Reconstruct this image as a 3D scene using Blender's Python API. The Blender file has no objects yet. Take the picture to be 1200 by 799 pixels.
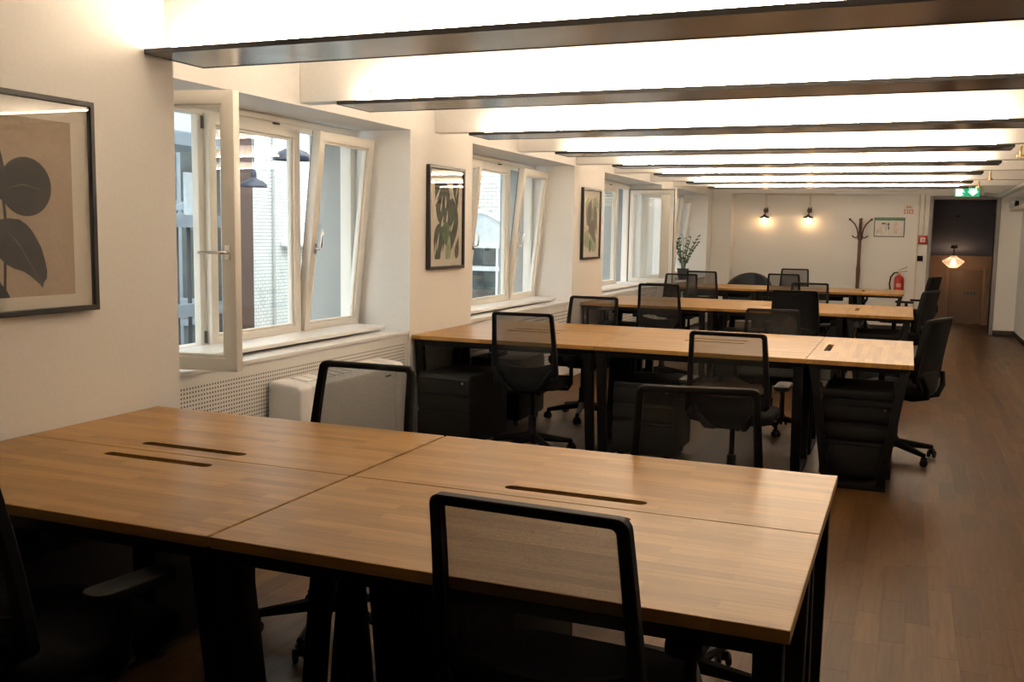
import bpy, bmesh, math, random
from mathutils import Vector, Matrix
random.seed(7)
scene = bpy.context.scene
COL = scene.collection

# ---------------------------------------------------------------- camera
CAM = Vector((2.8691, -2.4984, 1.4804)); YAW, PITCH, ROLL, FPX = 0.38425, -0.11075, 0.01621, 1141.2
def cam_basis():
    f = Vector((-math.sin(YAW)*math.cos(PITCH), math.cos(YAW)*math.cos(PITCH), math.sin(PITCH)))
    r = Vector((math.cos(YAW), math.sin(YAW), 0)); u = r.cross(f)
    c, s = math.cos(ROLL), math.sin(ROLL)
    return f, c*r+s*u, -s*r+c*u
CF, CR, CU = cam_basis()
cd = bpy.data.cameras.new('camera'); cam = bpy.data.objects.new('camera', cd); COL.objects.link(cam)
cd.sensor_width = 36; cd.lens = FPX/1200*36; cd.clip_start = .05; cd.clip_end = 200
M4 = Matrix((CR, CU, -CF)).transposed().to_4x4(); M4.translation = CAM
cam.matrix_world = M4
scene.camera = cam
def project(p):
    d = Vector(p)-CAM; w = d.dot(CF)
    if w <= .05: return None
    return 600+FPX*d.dot(CR)/w, 399.5-FPX*d.dot(CU)/w

# ---------------------------------------------------------------- world / exposure
LED_STRENGTH = 32.0
LED_COLOR = (1.0, .81, .60)
world = bpy.data.worlds.new('overcast_sky'); scene.world = world; world.use_nodes = True
bg = world.node_tree.nodes['Background']; bg.inputs[0].default_value = (.93, .97, 1.0, 1); bg.inputs[1].default_value = 4.6
vs = scene.view_settings; vs.view_transform = 'Standard'; vs.look = 'None'; vs.exposure = 0.33; vs.gamma = 1.0; vs.use_curve_mapping = False

# ---------------------------------------------------------------- materials
MATS = {}
def nodes(name):
    m = bpy.data.materials.new(name); m.use_nodes = True; MATS[name] = m
    nt = m.node_tree; return m, nt, nt.nodes, nt.links, nt.nodes['Principled BSDF']
def add_noise(nt, scale, coord='Object', sc=(1, 1, 1), detail=4):
    tc = nt.nodes.new('ShaderNodeTexCoord'); mp = nt.nodes.new('ShaderNodeMapping'); nz = nt.nodes.new('ShaderNodeTexNoise')
    mp.inputs['Scale'].default_value = sc; nz.inputs['Scale'].default_value = scale; nz.inputs['Detail'].default_value = detail
    nt.links.new(tc.outputs[coord], mp.inputs['Vector']); nt.links.new(mp.outputs[0], nz.inputs['Vector'])
    return nz
def ramp(nt, fac, stops):
    r = nt.nodes.new('ShaderNodeValToRGB'); e = r.color_ramp.elements
    while len(e) < len(stops): e.new(.5)
    for i, (p, c) in enumerate(stops): e[i].position = p; e[i].color = (*c, 1)
    nt.links.new(fac, r.inputs[0]); return r
def bump(nt, h, strength, dist=.002):
    b = nt.nodes.new('ShaderNodeBump'); b.inputs['Strength'].default_value = strength; b.inputs['Distance'].default_value = dist
    nt.links.new(h, b.inputs['Height']); return b
def plain(name, col, rough=.5, metal=0., spec=.5, noise=None, var=.08, bmp=0.):
    m, nt, N, L, p = nodes(name)
    p.inputs['Base Color'].default_value = (*col, 1); p.inputs['Roughness'].default_value = rough
    p.inputs['Metallic'].default_value = metal; p.inputs['Specular IOR Level'].default_value = spec
    nz = add_noise(nt, noise or 12)
    a = tuple(c*(1-var) for c in col); b = tuple(min(1, c*(1+var)) for c in col)
    L.new(ramp(nt, nz.outputs['Fac'], [(.3, a), (.7, b)]).outputs[0], p.inputs['Base Color'])
    if bmp: L.new(bump(nt, nz.outputs['Fac'], bmp).outputs[0], p.inputs['Normal'])
    return m
def emit(name, col, strength):
    m, nt, N, L, p = nodes(name)
    p.inputs['Base Color'].default_value = (*col, 1); p.inputs['Emission Color'].default_value = (*col, 1); p.inputs['Emission Strength'].default_value = strength
    return m
plain('plaster', (.80, .785, .76), .85, noise=60, var=.02, bmp=.12)
plain('ceiling_paint', (.82, .80, .77), .9, noise=40, var=.02, bmp=.1)
plain('dark_paint', (.19, .21, .29), .8, noise=8, var=.05)
plain('stair_wall_paint', (.40, .25, .15), .6, noise=6, var=.06)
plain('stair_door_paint', (.30, .175, .10), .45, noise=6, var=.06)
plain('window_frame', (.80, .765, .70), .35, noise=5, var=.02)
plain('white_metal', (.80, .79, .77), .4, noise=9, var=.02)
plain('sill_white', (.82, .81, .80), .3, noise=7, var=.02)
plain('fan_coil_plastic', (.70, .69, .68), .4, noise=5, var=.03)
plain('cavity', (.05, .045, .04), .9)
plain('black_steel', (.004, .004, .0045), .55, spec=.16, noise=20, var=.15)
plain('black_plastic', (.0045, .0045, .005), .6, spec=.14, noise=30, var=.15)
plain('black_fabric', (.007, .007, .008), .95, spec=.15, noise=300, var=.3, bmp=.3)
plain('grey_fabric', (.10, .095, .09), .95, noise=300, var=.2, bmp=.3)
plain('pedestal_steel', (.0055, .0055, .006), .5, spec=.3, noise=15, var=.15)
plain('cushion_fabric', (.012, .011, .0105), .95, spec=.2, noise=200, var=.2, bmp=.3)
plain('lip_black', (.015, .013, .012), .5)
plain('tray_steel', (.42, .42, .43), .24, metal=.95, noise=3, var=.25)
plain('chrome', (.75, .73, .70), .2, metal=1, noise=5, var=.03)
plain('galvanised', (.55, .54, .53), .35, metal=.85, noise=14, var=.1)
plain('brass', (.55, .40, .2), .35, metal=.9)
plain('gasket', (.03, .03, .03), .7)
plain('frame_black', (.014, .013, .013), .4, noise=30, var=.1)
plain('mat_paper', (.80, .75, .66), .9, noise=80, var=.02)
plain('print_paper', (.50, .40, .30), .9, noise=50, var=.05)
plain('print_cream', (.78, .73, .62), .9, noise=50, var=.04)
plain('leaf_ink_dark', (.035, .032, .030), .8, noise=18, var=.35)
plain('leaf_ink_line', (.16, .14, .12), .8, noise=18, var=.2)
plain('leaf_ink_grey', (.07, .085, .065), .8, noise=16, var=.4)
plain('leaf_ink_taupe', (.16, .145, .12), .8, noise=16, var=.25)
plain('leaf_ink_green', (.10, .20, .10), .8, noise=14, var=.4)
plain('leaf_ink_pale', (.38, .46, .28), .8, noise=14, var=.3)
plain('signal_red', (.45, .022, .015), .35, noise=8, var=.08)
plain('sign_white', (.75, .72, .68), .6)
plain('sign_pink', (.62, .30, .24), .6)
plain('sign_green', (.05, .30, .12), .6)
plain('sign_ink', (.12, .12, .12), .7)
plain('rubber', (.02, .02, .02), .8)
plain('bentwood', (.11, .042, .024), .35, noise=20, var=.3)
plain('sconce_iron', (.10, .07, .05), .45, metal=.5)
plain('conduit_cream', (.68, .60, .48), .4)
plain('pot_dark', (.04, .04, .045), .6)
plain('soil', (.05, .035, .02), .95)
plain('plant_leaf', (.035, .10, .03), .35, noise=20, var=.35)
plain('plant_stem', (.08, .16, .05), .5)
plain('skirting_black', (.02, .016, .014), .5)
plain('door_frame_grey', (.25, .235, .22), .5)
plain('glazed_brick', (.88, .90, .87), .2, noise=3, var=.05)
plain('mortar', (.42, .45, .42), .95)
plain('steel_blue', (.28, .34, .40), .5, noise=6, var=.1)
plain('steel_dark', (.07, .08, .09), .5)
plain('panel_pale', (.62, .68, .72), .5)
plain('pilaster_brown', (.10, .06, .05), .7)
plain('facade_grey', (.50, .52, .50), .9, noise=4, var=.05)
plain('outer_render', (.30, .315, .305), .9, noise=4, var=.05)
plain('window_white', (.80, .84, .86), .4)
plain('frosted', (.66, .74, .78), .5)
plain('dark_glass', (.10, .12, .12), .15, noise=2, var=.5)
plain('enamel_navy', (.03, .035, .06), .3)
plain('courtyard_paving', (.35, .35, .33), .9, noise=4, var=.15)
plain('tub_leather', (.012, .014, .018), .6, noise=60, var=.2)
emit('led', LED_COLOR, LED_STRENGTH)
emit('bulb_warm', (1.0, .60, .27), 26.0)
emit('bulb_stair', (1.0, .62, .34), 34.0)
emit('exit_white', (.80, 1.0, .92), 1.0)
emit('exit_green', (.01, .35, .14), .9)

def mat_desk():
    m, nt, N, L, p = nodes('desk_oak')
    tc = N.new('ShaderNodeTexCoord'); oi = N.new('ShaderNodeObjectInfo')
    mul = N.new('ShaderNodeMath'); mul.operation = 'MULTIPLY'; mul.inputs[1].default_value = 37.0
    L.new(oi.outputs['Random'], mul.inputs[0])
    add = N.new('ShaderNodeVectorMath'); add.operation = 'ADD'
    L.new(tc.outputs['Object'], add.inputs[0]); L.new(mul.outputs[0], add.inputs[1])
    br = N.new('ShaderNodeTexBrick'); br.offset = .37; br.offset_frequency = 2; br.squash = 1.0
    br.inputs['Scale'].default_value = 1.0; br.inputs['Brick Width'].default_value = .46; br.inputs['Row Height'].default_value = .042
    br.inputs['Mortar Size'].default_value = .0006; br.inputs['Mortar Smooth'].default_value = .3; br.inputs['Bias'].default_value = -.1
    br.inputs['Color1'].default_value = (.395, .218, .064, 1); br.inputs['Color2'].default_value = (.270, .142, .037, 1); br.inputs['Mortar'].default_value = (.25, .135, .04, 1)
    L.new(add.outputs[0], br.inputs['Vector'])
    mp = N.new('ShaderNodeMapping'); mp.inputs['Scale'].default_value = (2.2, 45, 45); L.new(add.outputs[0], mp.inputs['Vector'])
    nz = N.new('ShaderNodeTexNoise'); nz.inputs['Scale'].default_value = 1.6; nz.inputs['Detail'].default_value = 6; nz.inputs['Roughness'].default_value = .65
    L.new(mp.outputs[0], nz.inputs['Vector'])
    r = ramp(nt, nz.outputs['Fac'], [(.28, (.70, .66, .60)), (.60, (1.06, 1.05, 1.04))])
    mx = N.new('ShaderNodeMix'); mx.data_type = 'RGBA'; mx.blend_type = 'MULTIPLY'; mx.inputs['Factor'].default_value = .75
    L.new(br.outputs['Color'], mx.inputs['A']); L.new(r.outputs[0], mx.inputs['B']); L.new(mx.outputs['Result'], p.inputs['Base Color'])
    p.inputs['Roughness'].default_value = .32; p.inputs['Specular IOR Level'].default_value = .19
    L.new(bump(nt, nz.outputs['Fac'], .015, .001).outputs[0], p.inputs['Normal'])
mat_desk()
def mat_plank():
    m, nt, N, L, p = nodes('plank_oak')
    tc = N.new('ShaderNodeTexCoord'); oi = N.new('ShaderNodeObjectInfo'); ge = N.new('ShaderNodeNewGeometry')
    s = N.new('ShaderNodeMath'); s.operation = 'ADD'; L.new(oi.outputs['Random'], s.inputs[0]); L.new(ge.outputs['Random Per Island'], s.inputs[1])
    fr = N.new('ShaderNodeMath'); fr.operation = 'FRACT'; L.new(s.outputs[0], fr.inputs[0])
    col = ramp(nt, fr.outputs[0], [(0, (.064, .029, .0085)), (.45, (.084, .039, .0115)), (.8, (.096, .046, .0145)), (1, (.120, .061, .021))])
    mul = N.new('ShaderNodeMath'); mul.operation = 'MULTIPLY'; mul.inputs[1].default_value = 53.0; L.new(fr.outputs[0], mul.inputs[0])
    add = N.new('ShaderNodeVectorMath'); add.operation = 'ADD'; L.new(tc.outputs['Object'], add.inputs[0]); L.new(mul.outputs[0], add.inputs[1])
    mp = N.new('ShaderNodeMapping'); mp.inputs['Scale'].default_value = (38, 2.4, 38); L.new(add.outputs[0], mp.inputs['Vector'])
    nz = N.new('ShaderNodeTexNoise'); nz.inputs['Scale'].default_value = 1.5; nz.inputs['Detail'].default_value = 6; nz.inputs['Distortion'].default_value = .6
    L.new(mp.outputs[0], nz.inputs['Vector'])
    r = ramp(nt, nz.outputs['Fac'], [(.30, (.62, .58, .55)), (.62, (1.1, 1.08, 1.06))])
    mx = N.new('ShaderNodeMix'); mx.data_type = 'RGBA'; mx.blend_type = 'MULTIPLY'; mx.inputs['Factor'].default_value = .8
    L.new(col.outputs[0], mx.inputs['A']); L.new(r.outputs[0], mx.inputs['B']); L.new(mx.outputs['Result'], p.inputs['Base Color'])
    p.inputs['Roughness'].default_value = .40; p.inputs['Specular IOR Level'].default_value = .22
    L.new(bump(nt, nz.outputs['Fac'], .12, .001).outputs[0], p.inputs['Normal'])
mat_plank()
def mat_glass(name, tint=(.965, .98, .975), f0=.05, k=.75):
    m, nt, N, L, p = nodes(name); N.remove(p); out = N['Material Output']
    lw = N.new('ShaderNodeLayerWeight'); lw.inputs['Blend'].default_value = .5
    pw = N.new('ShaderNodeMath'); pw.operation = 'POWER'; pw.inputs[1].default_value = 5; L.new(lw.outputs['Facing'], pw.inputs[0])
    ma = N.new('ShaderNodeMath'); ma.operation = 'MULTIPLY_ADD'; ma.inputs[1].default_value = k; ma.inputs[2].default_value = f0; L.new(pw.outputs[0], ma.inputs[0])
    tr = N.new('ShaderNodeBsdfTransparent'); tr.inputs[0].default_value = (*tint, 1)
    gl = N.new('ShaderNodeBsdfGlossy'); gl.inputs['Roughness'].default_value = .0; gl.inputs[0].default_value = (.95, .97, 1, 1)
    mx = N.new('ShaderNodeMixShader'); L.new(ma.outputs[0], mx.inputs[0]); L.new(tr.outputs[0], mx.inputs[1]); L.new(gl.outputs[0], mx.inputs[2]); L.new(mx.outputs[0], out.inputs[0])
mat_glass('window_glass'); mat_glass('picture_glass', (.97, .97, .97), .035, .6); 
def mat_ribbed():
    m, nt, N, L, p = nodes('lamp_glass'); out = N['Material Output']
    p.inputs['Base Color'].default_value = (.85, .80, .74, 1); p.inputs['Roughness'].default_value = .15
    tl = N.new('ShaderNodeBsdfTranslucent'); tl.inputs[0].default_value = (.9, .85, .8, 1)
    tr = N.new('ShaderNodeBsdfTransparent'); m1 = N.new('ShaderNodeMixShader'); m2 = N.new('ShaderNodeMixShader')
    m1.inputs[0].default_value = .5; m2.inputs[0].default_value = .42
    L.new(tl.outputs[0], m1.inputs[1]); L.new(p.outputs[0], m1.inputs[2]); L.new(tr.outputs[0], m2.inputs[1]); L.new(m1.outputs[0], m2.inputs[2]); L.new(m2.outputs[0], out.inputs[0])
mat_ribbed()
def mat_mesh():
    m, nt, N, L, p = nodes('chair_mesh'); out = N['Material Output']
    p.inputs['Base Color'].default_value = (.03, .028, .027, 1); p.inputs['Roughness'].default_value = .9
    nz = add_noise(nt, 260, sc=(1, 1, 3), detail=1)
    r = ramp(nt, nz.outputs['Fac'], [(.35, (.57, .57, .57)), (.65, (.69, .69, .69))])
    tr = N.new('ShaderNodeBsdfTransparent'); mx = N.new('ShaderNodeMixShader')
    L.new(r.outputs[0], mx.inputs[0]); L.new(tr.outputs[0], mx.inputs[1]); L.new(p.outputs[0], mx.inputs[2]); L.new(mx.outputs[0], out.inputs[0])
mat_mesh()

# ---------------------------------------------------------------- mesh helpers
class MB:
    def __init__(s): s.v = []; s.f = []
    def add(s, vs, fs):
        o = len(s.v); s.v += [tuple(v) for v in vs]; s.f += [tuple(i+o for i in f) for f in fs]; return s
    def box(s, x0, x1, y0, y1, z0, z1, M=None):
        vs = [Vector((x, y, z)) for z in (z0, z1) for y in (y0, y1) for x in (x0, x1)]
        if M: vs = [M @ v for v in vs]
        return s.add(vs, [(0, 2, 3, 1), (4, 5, 7, 6), (0, 1, 5, 4), (2, 6, 7, 3), (0, 4, 6, 2), (1, 3, 7, 5)])
    def bar(s, p0, p1, w, h, up=(0, 0, 1)):
        """box-section bar from p0 to p1; w across, h along up"""
        p0, p1 = Vector(p0), Vector(p1); d = (p1-p0).normalized(); a = d.cross(Vector(up))
        if a.length < 1e-4: a = d.cross(Vector((1, 0, 0)))
        a.normalize(); b = a.cross(d).normalized()
        vs = [p+a*sx*w/2+b*sz*h/2 for p in (p0, p1) for sx, sz in ((-1, -1), (1, -1), (1, 1), (-1, 1))]
        return s.add(vs, [(0, 1, 2, 3), (7, 6, 5, 4), (0, 4, 5, 1), (1, 5, 6, 2), (2, 6, 7, 3), (3, 7, 4, 0)])
    def tube(s, path, r, n=8, closed=False, cap=True, flat=None):
        P = [Vector(p) for p in path]; k = len(P); rr = r if isinstance(r, (list, tuple)) else [r]*k
        ref = None; rings = []
        for i, p in enumerate(P):
            if closed: t = P[(i+1) % k]-P[i-1]
            else: t = P[min(i+1, k-1)]-P[max(i-1, 0)]
            t.normalize()
            if ref is None:
                ref = Vector((0, 0, 1)) if abs(t.z) < .9 else Vector((0, 1, 0))
            a = (ref-t*ref.dot(t)).normalized(); ref = a; b = t.cross(a)
            fx, fy = flat or (1, 1)
            rings.append([p+a*math.cos(q)*rr[i]*fx+b*math.sin(q)*rr[i]*fy for q in (2*math.pi*j/n for j in range(n))])
        o = len(s.v)
        for g in rings: s.v += [tuple(v) for v in g]
        m = k if closed else k-1
        for i in range(m):
            A = o+i*n; B = o+((i+1) % k)*n
            for j in range(n): s.f.append((A+j, A+(j+1) % n, B+(j+1) % n, B+j))
        if cap and not closed:
            s.f.append(tuple(o+j for j in range(n))[::-1]); s.f.append(tuple(o+(k-1)*n+j for j in range(n)))
        return s
    def cyl(s, p0, p1, r, n=16, r1=None): return s.tube([p0, p1], [r, r if r1 is None else r1], n)
    def lathe(s, prof, c=(0, 0, 0), n=20, cap=True):
        o = len(s.v); c = Vector(c)
        for r, z in prof:
            for j in range(n):
                q = 2*math.pi*j/n; s.v.append((c.x+r*math.cos(q), c.y+r*math.sin(q), c.z+z))
        for i in range(len(prof)-1):
            A = o+i*n; B = A+n
            for j in range(n): s.f.append((A+j, A+(j+1) % n, B+(j+1) % n, B+j))
        if cap:
            s.f.append(tuple(o+j for j in range(n))[::-1]); s.f.append(tuple(o+(len(prof)-1)*n+j for j in range(n)))
        return s
    def prism(s, poly, fn, t0, t1):
        """poly 2d list; fn(u,v,t)->xyz"""
        n = len(poly); vs = [fn(u, v, t0) for u, v in poly]+[fn(u, v, t1) for u, v in poly]
        return s.add(vs, [tuple(range(n))[::-1], tuple(range(n, 2*n))]+[(i, (i+1) % n, n+(i+1) % n, n+i) for i in range(n)])
    def ring(s, outer, inner, fn, t0, t1):
        n = len(outer)
        vs = [fn(u, v, t) for t in (t0, t1) for pl in (outer, inner) for u, v in pl]
        fs = []
        for i in range(n):
            j = (i+1) % n
            fs += [(i, j, n+j, n+i), (2*n+i, 3*n+i, 3*n+j, 2*n+j), (i, 2*n+i, 2*n+j, j), (n+i, n+j, 3*n+j, 3*n+i)]
        return s.add(vs, fs)
    def mesh(s, name, mat, bevel=0., seg=2, smooth=False, ang=40):
        me = bpy.data.meshes.new(name); me.from_pydata(s.v, [], s.f); me.update()
        bm = bmesh.new(); bm.from_mesh(me)
        bmesh.ops.recalc_face_normals(bm, faces=bm.faces[:])
        if bevel:
            es = [e for e in bm.edges if len(e.link_faces) == 2 and e.calc_face_angle() > .5]
            bmesh.ops.bevel(bm, geom=es, offset=bevel, offset_type='OFFSET', segments=seg, profile=.5, affect='EDGES', clamp_overlap=True)
        bm.to_mesh(me); bm.free()
        if smooth or bevel:
            me.shade_smooth(); me.set_sharp_from_angle(angle=math.radians(ang))
        me.materials.append(MATS[mat]); return me
    def build(s, name, mat, parent=None, loc=None, **kw):
        return link(name, s.mesh(name, mat, **kw), parent, loc)
def link(name, data, parent=None, loc=None):
    o = bpy.data.objects.new(name, data); COL.objects.link(o); o.parent = parent
    if loc is not None: o.location = loc
    return o
def tag(o, label=None, cat=None, group=None, kind=None):
    if label: o['label'] = label
    if cat: o['category'] = cat
    if group: o['group'] = group
    if kind: o['kind'] = kind
    return o
def thing(name, label, cat, loc=(0, 0, 0), rz=0, group=None):
    o = link(name, None); o.location = loc; o.rotation_euler = (0, 0, rz); o.empty_display_size = .1
    return tag(o, label, cat, group)
def struct(name, mb, mat, **kw): return tag(mb.build(name, mat, **kw), kind='structure')
def dup(o, parent=None):
    c = o.copy(); COL.objects.link(c); c.parent = parent
    for ch in list(o.children): dup(ch, c)
    return c
def place(o, loc, rz, label):
    o.location = loc; o.rotation_euler = (0, 0, rz); o['label'] = label; return o
def rrect(w, h, r, n=4, cx=0, cy=0):
    pts = []
    for sx, sy, a0 in ((1, 1, 0), (-1, 1, 90), (-1, -1, 180), (1, -1, 270)):
        for i in range(n+1):
            a = math.radians(a0+90*i/n); pts.append((cx+sx*(w/2-r)+r*math.cos(a), cy+sy*(h/2-r)+r*math.sin(a)))
    return pts
D = math.radians

# ================================================================= SETTING
FZ = -.045            # floor level below the datum that the desk tops (z .74) are set from
XL = -.413           # window wall face between the bays
XW = -.86            # window plane
XR = 4.50            # right wall
YB, YF = -9.0, 15.0  # back and far wall
ZR, ZC = 2.20, 2.48  # rib underside, ceiling
BAYS = [(.80, 3.66), (4.71, 7.28), (8.37, 11.16), (12.20, 14.60)]
LIPS = [.64, 2.20, 3.92, 5.58, 7.20, 8.62, 10.38, 11.75]
LIPX = [0, -.09, -.08, -.02, .02, .10, .10, .12]

# ---- floor with planks
PW, PT = .092, .012
PLS = (.34, .46, .58, .74)
floor = struct('floor', MB().box(-.66, XR+.1, YB-.1, 16.9, FZ-.12, FZ-PT-.001), 'cavity')
def plank_shape(mb, cx, cy, l):
    w2, l2, b = PW/2-.0001, l/2-.0001, .0004
    vs = [(cx-w2, cy-l2, -PT), (cx+w2, cy-l2, -PT), (cx+w2, cy+l2, -PT), (cx-w2, cy+l2, -PT),
          (cx-w2, cy-l2, -b), (cx+w2, cy-l2, -b), (cx+w2, cy+l2, -b), (cx-w2, cy+l2, -b),
          (cx-w2+b, cy-l2+b, 0), (cx+w2-b, cy-l2+b, 0), (cx+w2-b, cy+l2-b, 0), (cx-w2+b, cy+l2-b, 0)]
    mb.add(vs, [(8, 9, 10, 11)]+[(a, (a+1) % 4, 4+(a+1) % 4, 4+a) for a in range(4)]+[(4+a, 4+(a+1) % 4, 8+(a+1) % 4, 8+a) for a in range(4)])
plank_me = {}
for l in PLS:
    pm = MB(); plank_shape(pm, 0, 0, l); plank_me[l] = pm.mesh('plank', 'plank_oak')
cells = []
nx = int((XR-XL)/PW)+1
for i in range(nx):
    cx = XR-PW/2-i*PW; y = YB-random.random()*.5
    while y < 16.7:
        l = random.choice(PLS); cells.append((cx, y+l/2, l)); y += l
def plank_score(c):
    q = project((c[0], c[1], FZ))
    if not q or not (-20 < q[0] < 1220 and -20 < q[1] < 840): return 1e9
    hidden = c[0] < 2.85 and not (.75 < c[1] < 3.6 and c[0] > .2)
    return (Vector((c[0], c[1], 0))-CAM).length+(6 if hidden else 0)
cells.sort(key=plank_score)
for c in cells[:300]: link('plank', plank_me[c[2]], floor, (c[0], c[1], FZ))
rest = MB()
for c in cells[300:]: plank_shape(rest, c[0], c[1], c[2])
tag(rest.build('plank', 'plank_oak', floor, (0, 0, FZ)), kind='stuff')

# ---- window wall with piers, lintels and parapets
w = MB()
w.box(-.95, 0, YB, .80, FZ-.1, ZC)
for y0, y1 in ((3.66, 4.71), (7.28, 8.37), (11.16, 12.20), (14.60, 15.45)): w.box(-.95, XL, y0, y1, FZ-.1, ZC)
for y0, y1 in BAYS:
    w.box(-.95, XL, y0, y1, 2.185, ZC); w.box(-.95, -.66, y0, y1, FZ-.1, .735)
struct('wall_left', w, 'plaster')
w = MB().box(-1.25, -.95, YB, 18.0, 2.185, 4.8).box(-.95, -.94, YB, 18.0, ZC+.1, 4.8).box(-1.25, -.95, YB, 18.0, -6, .735)  # unseen top kept low so more sky light reaches the courtyard brick
edges = [YB]+[e for b in BAYS for e in b]+[18.0]
for i in range(0, len(edges), 2): w.box(-1.25, -.95, edges[i], edges[i+1], .735, 2.185)
struct('wall_left_outside', w, 'outer_render')
struct('wall_right', MB().box(XR, XR+.15, YB, 18.7, -1.2, ZC), 'plaster')
struct('wall_back', MB().box(-1.25, XR+.15, YB-.15, YB, FZ-.1, ZC), 'plaster')
DX0, DX1, DZ = 3.20, 4.13, 2.13
w = MB()
w.box(XL, -.07, YF, YF+.45, FZ-.1, ZC); w.box(-.07, 1.68, YF+.30, YF+.45, FZ-.1, ZC)
w.box(1.68, DX0, YF, YF+.45, FZ-.1, ZC); w.box(DX1, XR, YF, YF+.25, FZ-.1, ZC); w.box(DX0, DX1, YF, YF+.25, DZ, ZC); w.box(-.07, 1.68, YF, YF+.30, 2.23, ZC)
struct('wall_far', w, 'plaster')
ceil = struct('ceiling', MB().box(-1.25, XR+.15, YB-.1, YF+.45, ZC, ZC+.12), 'ceiling_paint')
rib_me = MB().box(XL, XR, 0, .12, ZR, ZC).mesh('rib', 'ceiling_paint', bevel=.006)
for y in [-7.85, -6.15, -4.45, -2.75, -1.05]+LIPS: link('rib', rib_me, ceil, (0, y+.115, 0))
struct('baseboard_right', MB().box(XR-.014, XR, YB, YF, FZ, FZ+.08), 'skirting_black', bevel=.003)
struct('baseboard_far', MB().box(DX1+.06, XR-.014, YF-.014, YF, FZ, FZ+.08).box(1.68, DX0-.06, YF-.014, YF, FZ, FZ+.08), 'skirting_black', bevel=.003)

# ---- stairwell behind the doorway
w = MB()
w.box(3.02, 3.10, YF+.25, 18.6, -1.2, 2.6)
struct('wall_stair_side', w, 'dark_paint')
struct('wall_stair_end', MB().box(3.0, XR+.1, 18.5, 18.65, -1.2, 1.6), 'stair_wall_paint')
struct('wall_stair_right', MB().box(XR-.03, XR-.001, YF+.25, 18.5, -1.2, 2.6), 'dark_paint')
struct('ceiling_stair', MB().prism([(YF+.2, 2.20), (18.55, 1.16), (18.55, 1.26), (YF+.2, 2.30)], lambda u, v, t: (t, u, v), 3.02, XR), 'dark_paint')
w = MB()
for i in range(6): w.box(3.1, XR-.03, 16.9+i*.2, 17.1+i*.2, FZ-.17*(i+1)-.17, FZ-.17*(i+1))
w.box(3.1, XR-.03, 18.1, 18.5, -1.2, -1.02)
struct('floor_stair', w, 'plank_oak')
d1 = tag(link('door_1', None), kind='structure')
MB().box(DX0-.06, DX0, YF-.02, YF+.27, FZ, DZ+.06).box(DX1, DX1+.06, YF-.02, YF+.27, FZ, DZ+.06).box(DX0, DX1, YF-.02, YF+.27, DZ, DZ+.06).build('door_frame', 'door_frame_grey', d1, bevel=.004)
d2 = tag(link('door_2', None), kind='structure')
MB().box(3.62, 4.22, 18.46, 18.5, -1.02, .90).build('door_leaf', 'stair_door_paint', d2, bevel=.003)
MB().box(3.56, 3.62, 18.44, 18.5, -1.02, .96).box(4.22, 4.28, 18.44, 18.5, -1.02, .96).box(3.62, 4.22, 18.44, 18.5, .90, .96).build('door_frame', 'stair_wall_paint', d2, bevel=.004)
pl = MB()
for i in range(4): pl.box(3.90+i*.06, 3.90+i*.06+.036, 18.452, 18.46, .42, .48)
pl.build('lettering', 'sign_ink', d2)

# ---- ceiling light trays
def light_tray():
    t = thing('light_tray', '', 'ceiling light', group='ceiling light trays')
    x0, x1 = 0.0, 3.56
    MB().box(x0, x1, .003, .347, 2.166, 2.172).build('tray', 'tray_steel', t)
    for y in (0, .35): MB().box(x0, x1, y-.003, y+.003, 2.164, 2.184).build('front_lip' if y == 0 else 'rear_lip', 'lip_black', t)
    for x in (x0-.0015, x1+.0015): MB().box(x-.0015, x+.0015, -.003, .353, 2.164, 2.184).build('end_cap', 'lip_black', t)
    for y in (.035, .27): MB().box(x0+.10, x1-.12, y, y+.045, 2.172, 2.204).build('led_strip', 'led', t, bevel=.006, seg=2)
    for x in (.15, 1.1, 2.4, 3.4):
        MB().box(x-.012, x+.012, .109, .1145, 2.172, 2.25).box(x-.012, x+.012, .085, .109, 2.172, 2.176).build('bracket', 'galvanised', t)
    return t
tray_lbl = ['long steel light tray ending against the pier with the rubber-leaf print', 'long steel light tray over the window with the wide-open casement and fan coil',
 'long steel light tray ending above the monstera print', 'steel light tray crossing above the window with two tilted sashes',
 'steel light tray ending above the blotchy-leaf print', 'steel light tray third from the end wall',
 'steel light tray second from the end wall', 'steel light tray nearest the wall sconces and exit sign']
tray0 = light_tray()
for i, y in enumerate(LIPS):
    o = tray0 if i == 0 else dup(tray0)
    place(o, (LIPX[i], y, 0), 0, tray_lbl[i])
    if i > 4: o.scale.x = .962

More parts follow.
